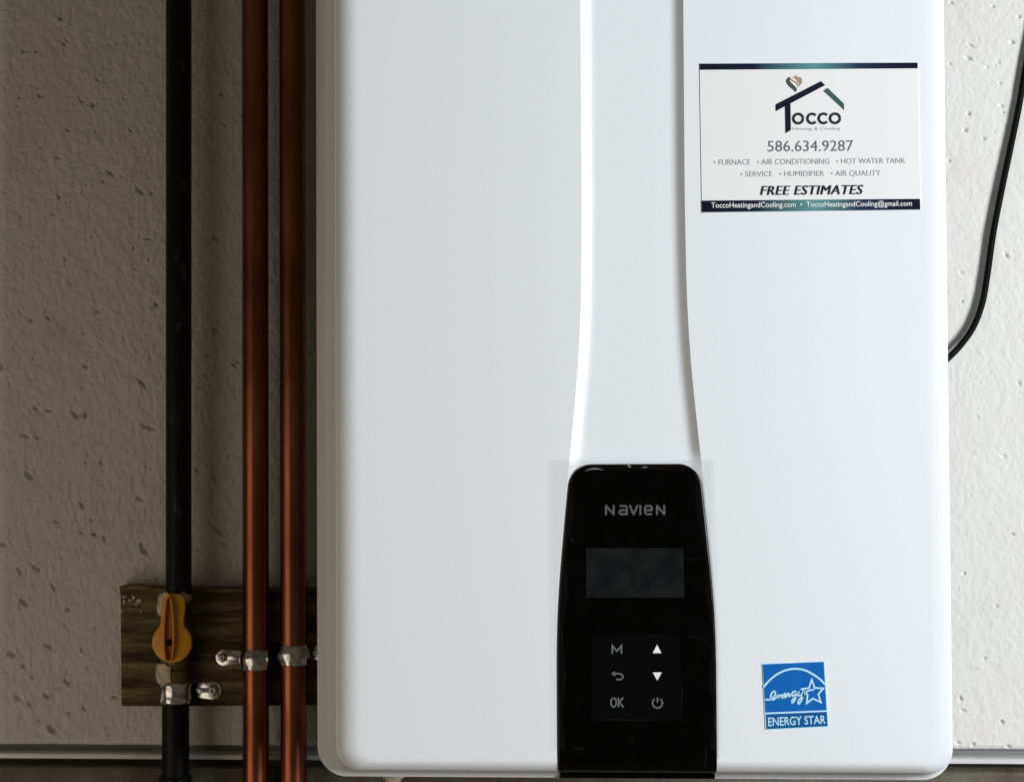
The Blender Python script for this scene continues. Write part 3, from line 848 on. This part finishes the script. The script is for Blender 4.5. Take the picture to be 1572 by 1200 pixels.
def lens(w, k=44):
    pts = []
    for i in range(k):
        a = 2 * pi * i / k
        x = 261 + (w + 1.2 * math.sin(a)) * np.sign(math.cos(a)) * abs(math.cos(a)) ** 0.75
        y = 964 + (51 - (8.5 - w)) * math.sin(a)
        pts.append((x, y))
    return pts
outr, innr = [hz(x, y) for x, y in lens(8.6)], [hz(x, y) for x, y in lens(6.2)]
k = len(outr); F0, F1 = HY - 0.0055, HY + 0.001
vs = [Vector((x, F0, z)) for x, z in outr] + [Vector((x, F0, z)) for x, z in innr] + [Vector((x, F1, z)) for x, z in outr] + [Vector((x, F1, z)) for x, z in innr]
fs = []
for i in range(k):
    j = (i + 1) % k
    fs += [(i, j, k + j, k + i), (i, 2 * k + i, 2 * k + j, j), (k + i, k + j, 3 * k + j, 3 * k + i)]
obj('grip_loop', vs, fs, M_ORANGE, handle, True, 40)
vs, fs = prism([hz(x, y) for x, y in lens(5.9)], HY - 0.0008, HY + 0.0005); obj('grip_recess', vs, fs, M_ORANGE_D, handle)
p = at(260.5, 986, HY)
vs, fs = lathe_rings([(Vector((p.x, HY - 0.0028, p.z)), Vector((0, 1, 0)), .0026), (Vector((p.x, HY + 0.0002, p.z)), Vector((0, 1, 0)), .0030)], 16)
obj('dark_screw_hole', vs, fs, M_CORD, handle, True, 40)  # black plug stands in for the dark of the screw hole

# ------------------------------------------------------------------ copper pipes
def copper(pxm, label):
    x = at(pxm, 600, PA).x
    vs, fs = pipe_mesh(x, zc - 0.08, zt + 0.45, 0.01155, 32)
    o = obj('copper_pipe', [Vector((p.x - x, p.y - PA, p.z)) for p in vs], fs, M_COPPER, None, True, 40)
    o.location = (x, PA, 0)
    tag(o, label, 'pipe', 'copper water pipes')
    return x
c1 = copper(392.3, 'copper water pipe nearer the black gas pipe')
c2 = copper(449.6, 'copper water pipe close beside the white heater')

# ------------------------------------------------------------------ pipe straps
def strap(x, py, side, R, label, double=True, wpx=32, flat=False):
    zc_ = at(400, py, PA).z
    w = wpx / 1.772 * mmt
    root = empty('pipe_strap', (x, BF, zc_), label, 'pipe strap', 'galvanised pipe straps')
    # ribbed band over the pipe
    prof = [(-.5, 0.0006), (-.46, .0012), (-.30, .0013), (-.20, .0022), (-.08, .0026), (.08, .0026), (.20, .0022), (.30, .0013), (.46, .0012), (.5, .0006)] if not flat else \
           [(-.5, .0006), (-.46, .0016), (-.36, .0024), (-.22, .0014), (0, .0012), (.22, .0014), (.36, .0024), (.46, .0016), (.5, .0006)]
    angs = list(np.linspace(-math.radians(105), math.radians(105), 40))
    vs, fs = [], []
    for a in angs:
        for t, h in prof:
            r = R + h + 0.00015 * math.sin(a * 9 + t * 7)
            vs.append(Vector((x + r * math.sin(a), PA - r * math.cos(a), zc_ + t * w)))
    npf = len(prof)
    for i in range(len(angs) - 1):
        for k in range(npf - 1):
            fs.append((i * npf + k, i * npf + k + 1, (i + 1) * npf + k + 1, (i + 1) * npf + k))
    obj('band', vs, fs, M_GALV, root, True, 50)
    # ear with a rounded end, raised rim round the screw
    L_ = 0.0265
    x0 = x + side * (R + 0.0004); x1 = x + side * (R + L_)
    we = w * 0.86
    pts = [(x0, -we * .36), (x0, we * .36)]
    cx = x1 - side * we * 0.5
    n_ = 14
    for i in range(n_ + 1):
        a = pi / 2 - pi * i / n_
        pts.append((cx + side * we * .5 * math.cos(a), we * .5 * math.sin(a)))
    q = [(px_, zc_ + pz_) for px_, pz_ in pts]
    if side < 0: q = q[::-1]
    vs, fs = prism(q, BF - 0.0016, BF - 0.0002)
    bevel_obj('ear', vs, fs, M_GALV, root, 0.0005, 2)
    # raised rib joining band and ear
    vs, fs = box(min(x0, cx - side * .003), max(x0, cx - side * .003), BF - .0030, BF - .0012, zc_ - we * .13, zc_ + we * .13)
    bevel_obj('rib', vs, fs, M_GALV, root, 0.0007, 2)
    prof2 = [(-.0012, .0048), (-.0022, .0048), (-.0040, .0040), (-.0046, .0026), (-.0044, .0015), (-.0034, .0008)]
    vs, fs = lathe_rings([(Vector((cx + side * .001, BF + a, zc_)), Vector((0, 1, 0)), r) for a, r in prof2], 6 if not flat else 18)
    obj('screw', vs, fs, M_SCREW, root, True, 40)
    return root
strap(gx2, 1062, 1, 0.0119, 'galvanised strap round the black gas pipe below the orange valve handle', flat=True, wpx=34)
strap(c1, 1011, -1, 0.01165, 'galvanised strap with its ear to the left on the copper pipe nearer the gas pipe', wpx=31)
strap(c2, 1004, 1, 0.01165, 'galvanised strap on the copper pipe beside the white heater', wpx=31)

# ------------------------------------------------------------------ power cord
cpts = [(1625, -160, .331), (1606, -60, .331), (1588, 30, .331), (1575, 100, .331), (1564, 165, .331), (1550, 233, .331), (1536, 300, .3305), (1524.5, 360, .3305), (1516, 420, .3305), (1508, 465, .330), (1494.5, 501, .329), (1476, 528, .327), (1456, 549, .322), (1432, 570, .31), (1400, 592, .29)]
pts = catmull([at(x, y, Y) for x, y, Y in cpts], 8)
vs, fs = tube(pts, 0.0028, 16)
cord = obj('power_cord', vs, fs, M_CORD, None, True, 60)
tag(cord, 'black power cord curving down the white wall to the right side of heater', 'cord')
